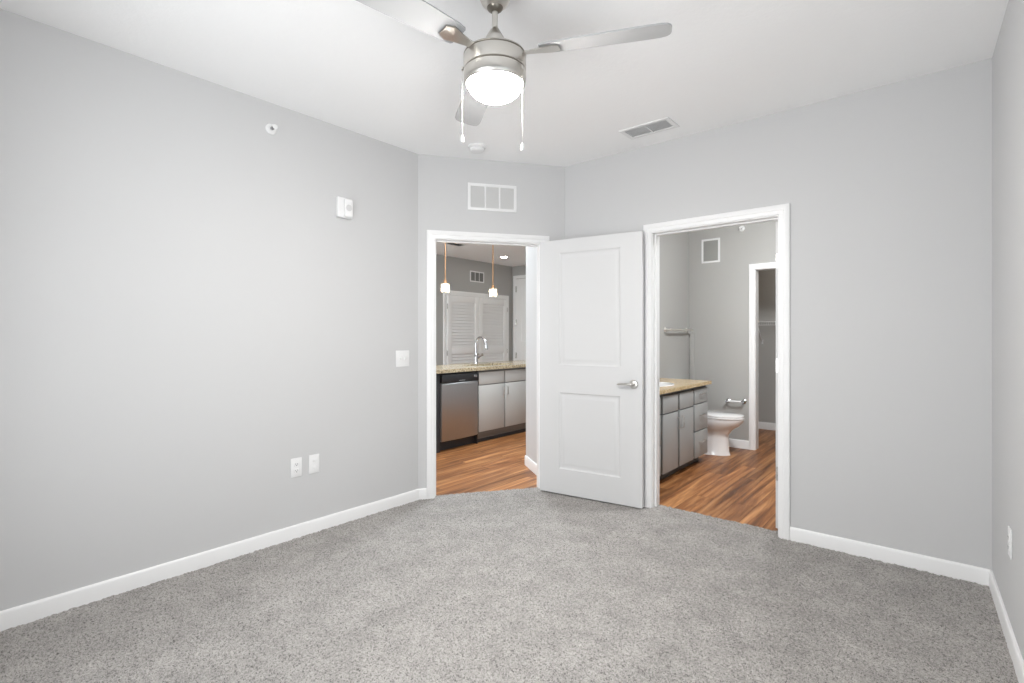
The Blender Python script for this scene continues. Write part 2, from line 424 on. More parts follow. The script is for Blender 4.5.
# kitchen shell
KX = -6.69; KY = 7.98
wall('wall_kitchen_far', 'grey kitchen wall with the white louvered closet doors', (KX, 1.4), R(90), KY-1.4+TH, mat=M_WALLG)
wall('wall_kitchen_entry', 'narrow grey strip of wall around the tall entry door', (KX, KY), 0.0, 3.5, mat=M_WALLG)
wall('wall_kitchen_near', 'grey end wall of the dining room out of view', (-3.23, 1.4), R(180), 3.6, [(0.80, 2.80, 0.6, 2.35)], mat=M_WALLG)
pS = mp(1.122, 0.87)
bS = B(); bS.prism([tuple(mp(1.122, TH)), tuple(mp(1.21, TH)), tuple(mp(1.21, 0.80)), (pS.x+0.12, 8.0), (pS.x, 8.0), tuple(pS)], 0, H)
tag(bS.done('wall_kitchen_passage', M_WALL, smooth=False), 'grey passage wall seen inside the kitchen doorway beside the open door', 'wall', kind='structure')

window('fill_window', 'added white framed window in the unseen dining room wall for the fill light', (-3.23, 1.4), R(180), (0.80, 2.80, 0.6, 2.35))  # unseen window added so the dining fill lamp has an opening

# ------------------------------------------------------------------ trims
PROF = [(0, 0), (0, 0.010), (0.003, 0.012), (0.026, 0.012), (0.030, 0.0165), (0.055, 0.018), (0.061, 0.015), (0.062, 0)]   # (outward, proud)
def casing_mesh(b, x0, x1, zt, yface, sgn, z0=0.0, prof=PROF, rev=0.006):
    x0 -= rev; x1 += rev; zt += rev
    rings = []
    for d, t in prof:
        y = yface-sgn*t
        rings.append([(x0-d, y, z0), (x0-d, y, zt+d), (x1+d, y, zt+d), (x1+d, y, z0)])
    b.loft(rings, close=False, cap=(False, False))
    # foot caps
    for k in (0, 3):
        b.face([r[k] for r in rings])
def doorway(name, label, origin, ang, op, th=TH, both=True, stop=None):
    t = thing(name, label, 'door frame', (origin[0], origin[1], 0), ang, kind='structure')
    b = B(); casing_mesh(b, op[0], op[1], op[3], 0, 1); b.done('door_casing', M_TRIM, t)
    if both:
        b = B(); casing_mesh(b, op[0], op[1], op[3], th, -1); b.done('door_casing', M_TRIM, t)
    b = B()
    e = 0.002
    b.box(op[0]-JB, op[0], -e, th+e, 0, op[3]); b.box(op[1], op[1]+JB, -e, th+e, 0, op[3]); b.box(op[0]-JB, op[1]+JB, -e, th+e, op[3], op[3]+JB)
    if stop:
        s0, s1 = stop
        b.box(op[0], op[0]+0.011, s0, s1, 0, op[3]-0.011); b.box(op[1]-0.011, op[1], s0, s1, 0, op[3]-0.011); b.box(op[0], op[1], s0, s1, op[3]-0.011, op[3])
    b.done('door_jamb', M_TRIM, t, smooth=False)
    return t
f1 = doorway('trim_1', 'white door casing around the kitchen doorway', LM, ma_, MO, stop=(0.042, 0.078))
f2 = doorway('trim_2', 'white door casing around the bathroom doorway', (MR.x, BY), 0.0, BO, stop=(0.042, 0.078))
f3 = doorway('trim_3', 'white door casing around the closet doorway in the bathroom', (BLX, BFY), 0.0, CO)
# strike plate on the bathroom jamb, hinges on its right jamb
b = B(); b.box(BO[0]-0.0005, BO[0]+0.002, 0.080, 0.105, 0.90, 0.96); b.done('strike_plate', M_SATIN, f2)

BH = 0.096
def baseboard(name, label, p0, p1, h=BH):
    """p0 -> p1 with the room on the right-hand side of the walking direction reversed: local y<0 is the room"""
    p0, p1 = Vector(p0[:2]), Vector(p1[:2])
    d = p1-p0; a = math.atan2(d.y, d.x); L = d.length
    pr = [(0, 0), (-0.013, 0), (-0.013, h-0.012), (-0.010, h-0.003), (-0.007, h), (0, h)]
    b = B(); b.loft([[(0, y, z) for y, z in pr], [(L, y, z) for y, z in pr]])
    o = b.done(name, M_TRIM, loc=(p0.x, p0.y, 0), rz=a)
    return tag(o, label, 'baseboard', kind='structure')
baseboard('baseboard_left', 'long white baseboard along the left bedroom wall', (LX, FY), LM)
baseboard('baseboard_diagonal', 'short white baseboard stub left of the kitchen doorway', LM, mp(MO[0]-0.068, 0))
baseboard('baseboard_diagonal_right', 'short white baseboard stub behind the open white door', mp(MO[1]+0.068, 0), MR)
baseboard('baseboard_far_left', 'short white baseboard left of the bathroom doorway behind the open door', MR, (MR.x+BO[0]-0.068, BY))
baseboard('baseboard_far', 'white baseboard right of the bathroom doorway', (MR.x+BO[1]+0.068, BY), RR)
baseboard('baseboard_right', 'white baseboard along the right wall at picture edge', RR, RN)
baseboard('baseboard_rear', 'white baseboard along the wall behind the camera', (0.33, FY), (LX, FY))
baseboard('baseboard_bathroom_far', 'white baseboard under the toilet paper holder', (BLX, BFY), (BLX+CO[0]-0.068, BFY))
baseboard('baseboard_bathroom_left', 'white baseboard behind the toilet', (BLX, 5.30), (BLX, BFY))
baseboard('baseboard_closet', 'white baseboard on the closet rear wall', (-2.2, 7.63), (-0.62, 7.63))
baseboard('baseboard_passage', 'white baseboard on the passage wall inside the kitchen doorway', mp(1.122, 0.87), mp(1.122, TH+0.02))
baseboard('baseboard_kitchen_far', 'white baseboard on the kitchen wall beneath the louvered doors', (KX, 1.5), (KX, 6.07))
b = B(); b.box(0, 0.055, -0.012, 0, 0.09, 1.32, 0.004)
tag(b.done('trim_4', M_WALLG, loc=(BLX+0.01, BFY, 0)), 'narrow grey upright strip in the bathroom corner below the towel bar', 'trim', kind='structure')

# ------------------------------------------------------------------ bedroom door, open against the far wall
def panel_door(b, w, h, t, px0, px1, panels, z0=0.0):
    """moulded two-panel slab, hinge edge at x=0, faces at y=0 and y=-t"""
    for yf, sg in ((0.0, -1), (-t, 1)):
        b.face([(0, yf, z0), (px0, yf, z0), (px0, yf, z0+h), (0, yf, z0+h)])
        b.face([(px1, yf, z0), (w, yf, z0), (w, yf, z0+h), (px1, yf, z0+h)])
        zs = [z0]+[z for p in panels for z in p]+[z0+h]
        for k in range(0, len(zs), 2):
            b.face([(px0, yf, zs[k]), (px1, yf, zs[k]), (px1, yf, zs[k+1]), (px0, yf, zs[k+1])])
        for za, zb in panels:
            rings = []
            for ins, dp in ((0, 0), (0.004, 0.004), (0.012, 0.0075), (0.022, 0.0075), (0.036, 0.004), (0.046, 0.0025), (0.05, 0.0025)):
                y = yf+sg*dp
                rings.append([(px0+ins, y, za+ins), (px1-ins, y, za+ins), (px1-ins, y, zb-ins), (px0+ins, y, zb-ins)])
            b.loft(rings, True, (False, True))
    for q in ([(0, 0, z0), (0, -t, z0), (0, -t, z0+h), (0, 0, z0+h)], [(w, 0, z0), (w, -t, z0), (w, -t, z0+h), (w, 0, z0+h)],
              [(0, 0, z0), (w, 0, z0), (w, -t, z0), (0, -t, z0)], [(0, 0, z0+h), (w, 0, z0+h), (w, -t, z0+h), (0, -t, z0+h)]):
        b.face(q)
    bmesh.ops.remove_doubles(b.bm, verts=b.bm.verts, dist=1e-5)
def lever(parent, x, z, t, sx):
    """lever handles on both faces; sx = direction the lever points"""
    hs = B()
    for yf, sg in ((0.0, 1), (-t, -1)):
        hs.lathe([(0.001, 0.0), (0.033, 0.0), (0.033, sg*0.005), (0.029, sg*0.009), (0.014, sg*0.010), (0.012, sg*0.030), (0.001, sg*0.030)], (x, yf, z), 28, 'y')
        y = yf+sg*0.040
        pts = [(x, yf+sg*0.022, z), (x, yf+sg*0.034, z), (x+sx*0.008, y, z), (x+sx*0.030, y+sg*0.003, z+0.001), (x+sx*0.070, y+sg*0.003, z), (x+sx*0.105, y, z-0.002), (x+sx*0.116, y-sg*0.004, z-0.003)]
        hs.tube(pts, [0.011, 0.011, 0.0115, 0.0095, 0.0085, 0.008, 0.005], 12)
    return hs.done('door_handle', M_SATIN, parent)
def door_leaf(name, label, loc, rz, w, h, hand_dir, hz=(0.25, 1.0, 1.78)):
    T = 0.035
    d = thing(name, label, 'door', loc, rz, kind='structure')
    b = B(); panel_door(b, w, h, T, 0.178, w-0.165, [(0.20, 0.810), (1.03, 1.925)], 0.0)
    b.done('door_panel', M_DOOR, d)
    lever(d, w-0.062, 0.905, T, -1)
    b = B(); b.box(w-0.0005, w+0.0015, -T+0.005, -0.005, 0.875, 0.935); b.box(w, w+0.006, -T+0.011, -0.013, 0.895, 0.915, 0.002)
    b.done('latch', M_SATIN, d)
    for z in hz:
        b = B(); b.tube([(-0.004, hand_dir, z-0.045), (-0.004, hand_dir, z+0.045)], 0.0065, 8); b.box(-0.0015, 0.0005, -T+0.004, -0.002, z-0.045, z+0.045)
        b.done('hinge', M_SATIN, d)
    return d
hx = mp(MO[1]+0.003, -0.012)
tip = Vector((0.9525*0.766-3.766*0.643, 0.9525*0.643+3.766*0.766))
da = math.atan2(tip.y-hx.y, tip.x-hx.x)
# visible face looks to the camera: local -y side; origin on the hinge pin
door_leaf('door_1', 'white two panel bedroom door standing open with satin lever handle', (hx.x, hx.y, 0.024), da, 0.852, 2.03, 0.004)
door_leaf('door_2', 'white bathroom door swung back inside the bathroom', (-0.829, BY+TH+0.014, 0.020), R(90), 0.80, 2.018, -0.039, (0.36, 1.07, 1.76))

# ------------------------------------------------------------------ wall fittings in the bedroom
LW = R(90)
def plate(b, w, h, t=0.006, bev=0.003): b.box(-w/2, w/2, -t, 0, -h/2, h/2, bev)
def outlet(loc, rz, label):
    o = thing('electrical_outlet', label, 'outlet', loc, rz, 'outlets')
    b = B(); plate(b, 0.073, 0.120); b.done('cover_plate', M_PLAST, o)
    for s in (-1, 1):
        r = B(); r.box(-0.017, 0.017, -0.0085, -0.004, s*0.020-0.0135, s*0.020+0.0135, 0.004); ro = r.done('receptacle', M_PLAST, o)
        k = B(); k.box(-0.0075, -0.0050, -0.0090, -0.0070, s*0.020-0.002, s*0.020+0.006); k.box(0.0050, 0.0075, -0.0090, -0.0070, s*0.020-0.002, s*0.020+0.006)
        k.lathe([(0.0028, -0.0090), (0.0028, -0.0070)], (0, 0, s*0.020-0.007), 10, 'y'); k.done('socket_slot', M_SLOT, ro)
    return o
outlet((LX, 1.588, 0.457), LW, 'white duplex outlet low on the left wall')
rpt = RR+(RN-RR).normalized()*0.63
outlet((rpt.x, rpt.y, 0.435), ra, 'white outlet seen edge-on low on the right wall')
o = thing('data_jack_plate', 'white plate with two jacks right of the left wall duplex outlet', 'wall plate', (LX, 1.707, 0.457), LW)
b = B(); plate(b, 0.073, 0.120); b.done('cover_plate', M_PLAST, o)
for s in (-1, 1):
    b = B(); b.box(-0.010, 0.010, -0.008, -0.004, s*0.022-0.010, s*0.022+0.010, 0.002); b.done('jack', M_PLAST, o)
o = thing('light_switch', 'white double toggle switch plate beside the kitchen doorway', 'light switch', (LX, 2.418, 1.115), LW)
b = B(); plate(b, 0.125, 0.122); b.done('cover_plate', M_PLAST, o)
for s in (-1, 1):
    b = B(); b.loft([[(s*0.023-0.005, -0.005, -0.012), (s*0.023+0.005, -0.005, -0.012), (s*0.023+0.005, -0.005, 0.012), (s*0.023-0.005, -0.005, 0.012)],
                     [(s*0.023-0.004, -0.018, 0.002), (s*0.023+0.004, -0.018, 0.002), (s*0.023+0.004, -0.018, 0.010), (s*0.023-0.004, -0.018, 0.010)]])
    b.done('toggle', M_PLAST, o)
# fire alarm sounder
o = thing('alarm_sounder', 'white box shaped alarm sounder high on the left wall', 'alarm', (LX, 1.918, 2.152), LW)
b = B(); b.box(-0.056, 0.056, -0.030, 0, -0.068, 0.068, 0.006); b.done('base', M_PLAST, o)
b = B(); b.box(-0.014, 0.052, -0.046, -0.026, -0.063, 0.063, 0.014, 3); b.done('cover', M_PLAST, o)
b = B(); b.lathe([(0.001, -0.0475), (0.022, -0.0475), (0.022, -0.044)], (0.018, 0, 0), 24, 'y'); b.done('speaker_grille', paint('pale_grey_grille', (0.62, 0.62, 0.62), 0.6), o)
# sidewall sprinkler on the left wall and one in the bathroom
def sprinkler(loc, rz, label):
    o = thing('fire_sprinkler', label, 'sprinkler', loc, rz, 'sidewall sprinklers')
    b = B(); b.lathe([(0.004, 0), (0.032, 0), (0.032, -0.003), (0.024, -0.010), (0.013, -0.012)], (0, 0, 0), 28, 'y', (False, True)); b.done('escutcheon', M_PLAST, o)
    b = B(); b.lathe([(0.010, -0.010), (0.010, -0.026), (0.007, -0.028)], (0, 0, 0), 14, 'y')
    b.tube([(-0.012, -0.024, 0), (-0.013, -0.040, 0), (-0.004, -0.052, 0)], 0.0026, 6); b.tube([(0.012, -0.024, 0), (0.013, -0.040, 0), (0.004, -0.052, 0)], 0.0026, 6)
    b.done('sprinkler_head', M_CHROME, o)
    b = B(); b.box(-0.015, 0.015, -0.055, -0.052, -0.003, 0.012, 0.001); b.lathe([(0.013, -0.053), (0.015, -0.056)], (0, 0, 0), 14, 'y'); b.done('deflector', M_PLAST, o)
sprinkler((LX, 1.43, 2.54), LW, 'white sidewall sprinkler near the ceiling on the left bedroom wall')
sprinkler((-1.735, BFY, 2.515), 0.0, 'white sidewall sprinkler near the top of the bathroom end wall')

# ------------------------------------------------------------------ grilles
def grille(name, label, loc, rz, w, h, cells, vertical=True, fr=0.022, nsl=9, backing=M_SHADE, flip=False, cat='vent', slat_mat=M_PLAST, tilt=0.55, deep=0.008):
    """wall grille (local y<0 = room); cells side by side"""
    o = thing(name, label, cat, loc, rz)
    f = B(); t = 0.009
    f.box(-w/2, w/2, -t, 0, h/2-fr, h/2, 0.002); f.box(-w/2, w/2, -t, 0, -h/2, -h/2+fr, 0.002)
    f.box(-w/2, -w/2+fr, -t, 0, -h/2+fr, h/2-fr); f.box(w/2-fr, w/2, -t, 0, -h/2+fr, h/2-fr)
    iw = w-2*fr; cw = iw/cells
    for k in range(1, cells):
        x = -w/2+fr+k*cw; f.box(x-0.006, x+0.006, -t, 0, -h/2+fr, h/2-fr)
    f.done('grille_frame', M_PLAST, o)
    q = B(); q.box(-w/2+fr*.7, w/2-fr*.7, -0.0012, 0.0, -h/2+fr*.7, h/2-fr*.7); q.done('duct_backing', backing, o)
    s = B(); ih = h-2*fr
    for i in range(nsl):
        z = -h/2+fr+(i+.5)*ih/nsl; hz = ih/nsl*tilt
        s.face([(-w/2+fr, -0.0025, z+hz), (w/2-fr, -0.0025, z+hz), (w/2-fr, -deep, z-hz), (-w/2+fr, -deep, z-hz)])
        s.face([(-w/2+fr, -0.0015, z+hz), (w/2-fr, -0.0015, z+hz), (w/2-fr, -deep+0.001, z-hz), (-w/2+fr, -deep+0.001, z-hz)])
    s.done('grille_slats', slat_mat, o, smooth=False)
    return o
M_SLAT = paint('grey_slat', (0.64, 0.64, 0.635), 0.5)
M_DSLAT = paint('dark_grey_slat', (0.20, 0.20, 0.195), 0.5)
M_GSLAT = paint('olive_grey_slat', (0.34, 0.34, 0.32), 0.5)
g = mp((0.38+0.80)/2, 0)
grille('return_grille', 'white three-section return grille above the kitchen doorway', (g.x, g.y, 2.40), ma_, 0.40, 0.215, 3, nsl=10, slat_mat=M_SLAT)
grille('return_grille', 'small white three-section grille above the louvered doors', (KX, 6.945, 2.40), LW, 0.38, 0.205, 3, nsl=8, backing=M_SLOT, slat_mat=M_DSLAT)
grille('exhaust_grille', 'square tan-framed grille high on the bathroom end wall', (-2.085, BFY, 2.297), 0.0, 0.215, 0.285, 1, nsl=14, backing=M_SLOT, slat_mat=M_GSLAT)
def ceiling_register(label, loc, rz, w, h, cells, slat_mat, back):
    o = thing('ceiling_vent', label, 'vent', loc, rz)
    f = B(); fr = 0.030; t = 0.007
    f.box(-w/2, w/2, h/2-fr, h/2, -t, 0, 0.002); f.box(-w/2, w/2, -h/2, -h/2+fr, -t, 0, 0.002)
    f.box(-w/2, -w/2+fr, -h/2+fr, h/2-fr, -t, 0); f.box(w/2-fr, w/2, -h/2+fr, h/2-fr, -t, 0)
    for k in range(1, cells):
        x = -w/2+fr+k*(w-2*fr)/cells; f.box(x-0.007, x+0.007, -h/2+fr, h/2-fr, -t, 0)
    f.done('register_frame', M_PLAST, o)
    q = B(); q.box(-w/2+fr*.7, w/2-fr*.7, -h/2+fr*.7, h/2-fr*.7, -0.001, 0); q.done('duct_backing', back, o)
    s = B(); n = 7
    for i in range(n):
        y = -h/2+fr+(i+.5)*(h-2*fr)/n; d = (h-2*fr)/n*0.40
        s.face([(-w/2+fr, y+d, -0.0015), (w/2-fr, y+d, -0.0015), (w/2-fr, y-d, -0.009), (-w/2+fr, y-d, -0.009)])
    s.done('register_slats', slat_mat, o, smooth=False)
    return o
ceiling_register('white rectangular ceiling register near the far wall', (-1.519, 3.262, H), 0.0, 0.355, 0.19, 2, paint('register_slat_grey', (0.80, 0.80, 0.80), 0.5), paint('register_backing_grey', (0.70, 0.70, 0.70), 0.7))
ceiling_register('dark slotted ceiling register in the dining room', (-5.71, 5.44, H), R(90), 0.34, 0.19, 2, M_DSLAT, M_SLOT)
# smoke detector
sx, sy = -0.26*0.766-3.80*0.643, -0.26*0.643+3.80*0.766
o = thing('smoke_detector', 'round white smoke detector on the bedroom ceiling', 'smoke detector', (sx, sy, H))
b = B(); b.lathe([(0.066, 0), (0.066, -0.012), (0.062, -0.016), (0.050, -0.016)], seg=40); b.done('mounting_base', M_PLAST, o)
b = B(); b.lathe([(0.052, -0.012), (0.054, -0.030), (0.048, -0.041), (0.030, -0.046), (0.001, -0.047)], seg=40); b.done('cover', M_PLAST, o)

# ------------------------------------------------------------------ ceiling fan
fx, fy = -0.068*0.766-2.04*0.643, -0.068*0.643+2.04*0.766
F = thing('ceiling_fan', 'brushed nickel ceiling fan with lit white bowl light', 'ceiling fan', (fx, fy, H))
Z = lambda z: z-H
b = B(); b.lathe([(0.066, 0), (0.068, -0.010), (0.067, -0.032), (0.063, -0.062), (0.051, -0.088), (0.036, -0.101), (0.032, -0.103)], seg=44); b.done('canopy', M_NICKEL, F)
b = B(); b.lathe([(0.033, -0.102), (0.029, -0.110), (0.020, -0.117), (0.013, -0.120)], seg=32); b.done('hanger_ball', M_DNICK, F)
b = B(); b.lathe([(0.0115, -0.108), (0.0115, Z(2.49))], seg=20); b.done('downrod', M_NICKEL, F)
b = B(); b.lathe([(0.0125, Z(2.516)), (0.018, Z(2.508)), (0.033, Z(2.482)), (0.036, Z(2.478)), (0.037, Z(2.468)), (0.037, Z(2.45)), (0.044, Z(2.402))], seg=36); b.done('coupling_cover', M_NICKEL, F)
b = B(); b.lathe([(0.124, Z(2.398)), (0.1255, Z(2.394)), (0.125, Z(2.346)), (0.121, Z(2.343))], seg=64); b.done('motor_housing', M_NICKEL, F)
b = B(); b.lathe([(0.1235, Z(2.397)), (0.1235, Z(2.404))], seg=64); b.done('seam_ring', M_DNICK, F)
b = B(); b.lathe([(0.1255, Z(2.403)), (0.122, Z(2.409)), (0.044, Z(2.412))], seg=64); b.done('top_plate', M_NICKEL, F)
b = B(); b.lathe([(0.1225, Z(2.346)), (0.1225, Z(2.340))], seg=64); b.done('seam_ring', M_DNICK, F)
b = B(); b.lathe([(0.121, Z(2.341)), (0.125, Z(2.338)), (0.1245, Z(2.305)), (0.121, Z(2.292)), (0.115, Z(2.286)), (0.107, Z(2.289))], seg=64); b.done('light_kit_ring', M_NICKEL, F)
b = B()
pr = [(0.107*math.cos(R(a)), Z(2.290)-0.064*math.sin(R(a))) for a in range(0, 90, 6)]+[(0.001, Z(2.226))]
b.lathe(pr, seg=56); b.done('light_bowl', M_BOWL, F)
camr = R(40)
for k in range(3):
    a = camr+R(-15)+k*R(120)
    b = B(); pitch = R(11); n = 14
    top, bot = [], []
    def blade_ring(x, hw, z0, th):
        r = []
        for s, dz in ((-1, -th), (1, -th), (1, th), (-1, th)):
            y = s*hw; r.append((x, y*math.cos(pitch)-dz*math.sin(pitch), z0+y*math.sin(pitch)+dz*math.cos(pitch)))
        return r
    xs = [0.185, 0.19, 0.22, 0.35, 0.50, 0.60, 0.64, 0.660, 0.672, 0.676]
    hw = [0.040, 0.046, 0.052, 0.059, 0.064, 0.066, 0.064, 0.057, 0.042, 0.022]
    b.loft([blade_ring(x, h_, Z(2.408), 0.003) for x, h_ in zip(xs, hw)])
    bl = b.done('fan_blade', M_BLADE, F, rz=a)
    i_ = B(); i_.loft([blade_ring(x, h_, Z(2.401), 0.0025) for x, h_ in ((0.09, 0.018), (0.14, 0.016), (0.18, 0.024), (0.23, 0.036), (0.26, 0.024))]); i_.done('blade_bracket', M_NICKEL, bl)
def pull_chain(ang, rad, ztop, zend):
    x, y = rad*math.cos(ang), rad*math.sin(ang)
    b = B(); b.tube([(x, y, Z(ztop)), (x, y, Z(zend+0.03))], 0.0006, 6)
    n = int((ztop-zend-0.03)/0.012)
    for i in range(n):
        z = Z(ztop)-i*0.012; b.lathe([(0.0003, 0.0012), (0.0012, 0), (0.0003, -0.0012)], (x, y, z), 6)
    c = b.done('pull_chain', M_SATIN, F)
    b = B(); b.lathe([(0.002, 0.03), (0.0045, 0.024), (0.0075, 0.010), (0.0075, 0.003), (0.004, 0)], (x, y, Z(zend)), 16); b.done('chain_fob', M_PLAST, c)
    b = B(); b.tube([(x*0.93, y*0.93, Z(ztop+0.002)), (x, y, Z(ztop+0.002)), (x, y, Z(ztop-0.01))], 0.004, 8); b.done('chain_outlet', M_NICKEL, F)
pull_chain(camr+R(190), 0.130, 2.345, 2.05)
pull_chain(camr+R(-33), 0.129, 2.325, 2.00)

# ------------------------------------------------------------------ bathroom
VX, VY0, VY1, VT = -1.82, 3.74, 5.285, 0.795
v = thing('vanity_cabinet', 'grey painted bathroom vanity with slab doors and drawers', 'vanity', (BLX, VY0, 0))
fxx = VX-BLX
b = B(); vw = VY1-VY0
b.box(0.004, fxx-0.02, 0, 0.018, 0.085, VT); b.box(0.004, fxx-0.02, vw-0.018, vw, 0.085, VT); b.box(0.004, 0.016, 0.018, vw-0.018, 0.085, VT)
b.box(0.016, fxx-0.02, 0.018, vw-0.018, 0.085, 0.103)
for ya, yb in ((0.018, 0.446), (0.773, 0.816), (1.152, 1.19), (vw-0.04, vw-0.018)): b.box(fxx-0.04, fxx-0.02, ya, yb, 0.103, VT)
b.box(fxx-0.04, fxx-0.02, 0.446, vw-0.04, 0.60, 0.63); b.box(fxx-0.04, fxx-0.02, 0.446, vw-0.04, 0.755, VT)
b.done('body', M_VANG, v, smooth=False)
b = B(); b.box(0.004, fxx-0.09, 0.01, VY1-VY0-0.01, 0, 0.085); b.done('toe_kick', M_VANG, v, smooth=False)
def pull(b, x, y, z, L, vert):
    d = 0.028
    if vert: b.tube([(x, y, z-L/2), (x+d*.8, y, z-L/2), (x+d, y, z-L/2+0.008), (x+d, y, z+L/2-0.008), (x+d*.8, y, z+L/2), (x, y, z+L/2)], 0.0042, 8)
    else: b.tube([(x, y-L/2, z), (x+d*.8, y-L/2, z), (x+d, y-L/2+0.008, z), (x+d, y+L/2-0.008, z), (x+d*.8, y+L/2, z), (x, y+L/2, z)], 0.0042, 8)
def front(name, parent, x, y0, y1, z0, z1, mat, hy=None, hz=None, vert=True):
    b = B(); b.box(x-0.0195, x, y0, y1, z0, z1, 0.0015); f = b.done(name, mat, parent)
    if hy is not None:
        h = B(); pull(h, x-0.001, hy, hz, 0.10, vert); h.done('handle', M_SATIN, f)
    return f
yy = lambda y: y-VY0
front('door', v, fxx, yy(4.186), yy(4.513), 0.095, 0.602, M_VAN, yy(4.487), 0.50)
front('door', v, fxx, yy(4.556), yy(4.892), 0.095, 0.602, M_VAN, yy(4.585), 0.50)
front('false_front', v, fxx, yy(4.186), yy(4.513), 0.612, 0.762, M_VAN)
front('false_front', v, fxx, yy(4.556), yy(4.892), 0.612, 0.762, M_VAN)
for z0, z1 in ((0.095, 0.346), (0.356, 0.612), (0.622, 0.762)):
    front('drawer', v, fxx, yy(4.930), yy(5.278), z0, z1, M_VAN, yy(5.104), (z0+z1)/2+0.02, False)
    front('drawer', v, fxx, yy(3.775), yy(4.140), z0, z1, M_VAN, yy(3.958), (z0+z1)/2+0.02, False)
# worktop with an oval cut-out
def top_with_hole(x0, x1, y0, y1, z0, z1, cx, cy, rx, ry, n=48, sq=1.0):
    b = B()
    def hole(i):
        a = 2*math.pi*i/n; c, s = math.cos(a), math.sin(a)
        return (cx+rx*math.copysign(abs(c)**sq, c), cy+ry*math.copysign(abs(s)**sq, s))
    def outer(i):
        a = 2*math.pi*i/n; c, s = math.cos(a), math.sin(a)
        k = min((x1-cx if c > 0 else cx-x0)/max(abs(c), 1e-9), (y1-cy if s > 0 else cy-y0)/max(abs(s), 1e-9))
        return [cx+c*k, cy+s*k]
    O = [outer(i) for i in range(n)]
    for X in (x0, x1):
        for Y in (y0, y1):
            k = min(range(n), key=lambda i: (O[i][0]-X)**2+(O[i][1]-Y)**2); O[k] = [X, Y]
    Hh = [hole(i) for i in range(n)]
    rings = [[(x, y, z0) for x, y in Hh], [(x, y, z0) for x, y in O], [(x, y, z1) for x, y in O], [(x, y, z1) for x, y in Hh], [(x, y, z0) for x, y in Hh]]
    b.loft(rings, True, (False, False)); bmesh.ops.remove_doubles(b.bm, verts=b.bm.verts, dist=1e-5)
    return b
tag(top_with_hole(BLX+0.002, VX+0.03, 3.68, 5.31, VT, 0.828, -2.08, 4.54, 0.17, 0.22).done('vanity_countertop', M_VGRAN), 'tan granite countertop on the bathroom vanity', 'countertop')
b = B()
b.lathe([(1.09, 0.0335), (1.075, 0.039), (1.0, 0.040), (0.955, 0.034), (0.92, 0.0), (0.82, -0.07), (0.55, -0.11), (0.12, -0.12), (0.02, -0.12)], (0, 0, 0), 48, 'z', (False, True), 0.175, 0.225)
o = b.done('bathroom_sink', M_CERAM, loc=(-2.08, 4.54, VT)); tag(o, 'white oval sink set in the tan vanity top', 'sink')
# toilet, back against the left wall, facing +x
T = thing('toilet', 'white ceramic toilet just beyond the grey vanity', 'toilet', (BLX, 5.72, 0))
def egg(x0, x1, hw, n=36, e=2.2):
    """plan outline: squarish back at x0, round nose at x1"""
    cx = x0+(x1-x0)*0.48; out = []
    for i in range(n):
        a = 2*math.pi*i/n; c, s = math.cos(a), math.sin(a)
        rx = (x1-cx) if c > 0 else (cx-x0)
        p = 2.0 if c > 0 else 2.8
        r = (abs(c)**p+abs(s)**p)**(-1/p)
        out.append((cx+rx*r*c, hw*r*s))
    return out
def egg_ring(x0, x1, hw, z): return [(x, y, z) for x, y in egg(x0, x1, hw)]
b = B(); b.loft([egg_ring(0.10, 0.615, 0.128, 0), egg_ring(0.10, 0.61, 0.126, 0.018), egg_ring(0.105, 0.603, 0.122, 0.035), egg_ring(0.11, 0.600, 0.118, 0.10), egg_ring(0.11, 0.597, 0.117, 0.18), egg_ring(0.11, 0.603, 0.121, 0.225),
                 egg_ring(0.12, 0.64, 0.145, 0.275), egg_ring(0.12, 0.705, 0.172, 0.32), egg_ring(0.12, 0.745, 0.184, 0.365), egg_ring(0.12, 0.752, 0.186, 0.392), egg_ring(0.125, 0.745, 0.182, 0.400)]); b.done('bowl', M_CERAM, T)
b = B(); b.loft([egg_ring(0.22, 0.752, 0.186, 0.401), egg_ring(0.215, 0.757, 0.190, 0.406), egg_ring(0.22, 0.752, 0.187, 0.419)]); b.done('seat', M_CERAM, T)
b = B(); b.loft([egg_ring(0.22, 0.750, 0.185, 0.420), egg_ring(0.215, 0.755, 0.188, 0.425), egg_ring(0.22, 0.752, 0.186, 0.437), egg_ring(0.245, 0.72, 0.165, 0.444)]); b.done('lid', M_CERAM, T)
b = B(); b.box(0.018, 0.205, -0.22, 0.22, 0.40, 0.735, 0.025, 3); b.done('tank', M_CERAM, T)
b = B(); b.box(0.008, 0.215, -0.23, 0.23, 0.735, 0.772, 0.012, 3); b.done('tank_lid', M_CERAM, T)
b = B(); b.tube([(0.200, -0.16, 0.68), (0.222, -0.16, 0.68), (0.226, -0.13, 0.678), (0.226, -0.09, 0.674)], 0.006, 8); b.done('flush_lever', M_CHROME, T)
# towel bar
M_PALE = metal('pale_satin_metal', (0.86, 0.84, 0.80), 0.45)
o = thing('towel_bar', 'pale satin metal towel bar on the bathroom wall above the toilet', 'towel bar', (BLX, 5.44, 1.355), LW)
for x in (0.0, 0.62):
    b = B(); b.lathe([(0.001, 0), (0.026, 0), (0.026, -0.006), (0.013, -0.016), (0.011, -0.062), (0.015, -0.068), (0.013, -0.080), (0.001, -0.082)], (x, 0, 0), 20, 'y'); b.done('post', M_PALE, o)
b = B(); b.tube([(0, -0.068, 0), (0.62, -0.068, 0)], 0.012, 12); b.done('bar', M_PALE, o)
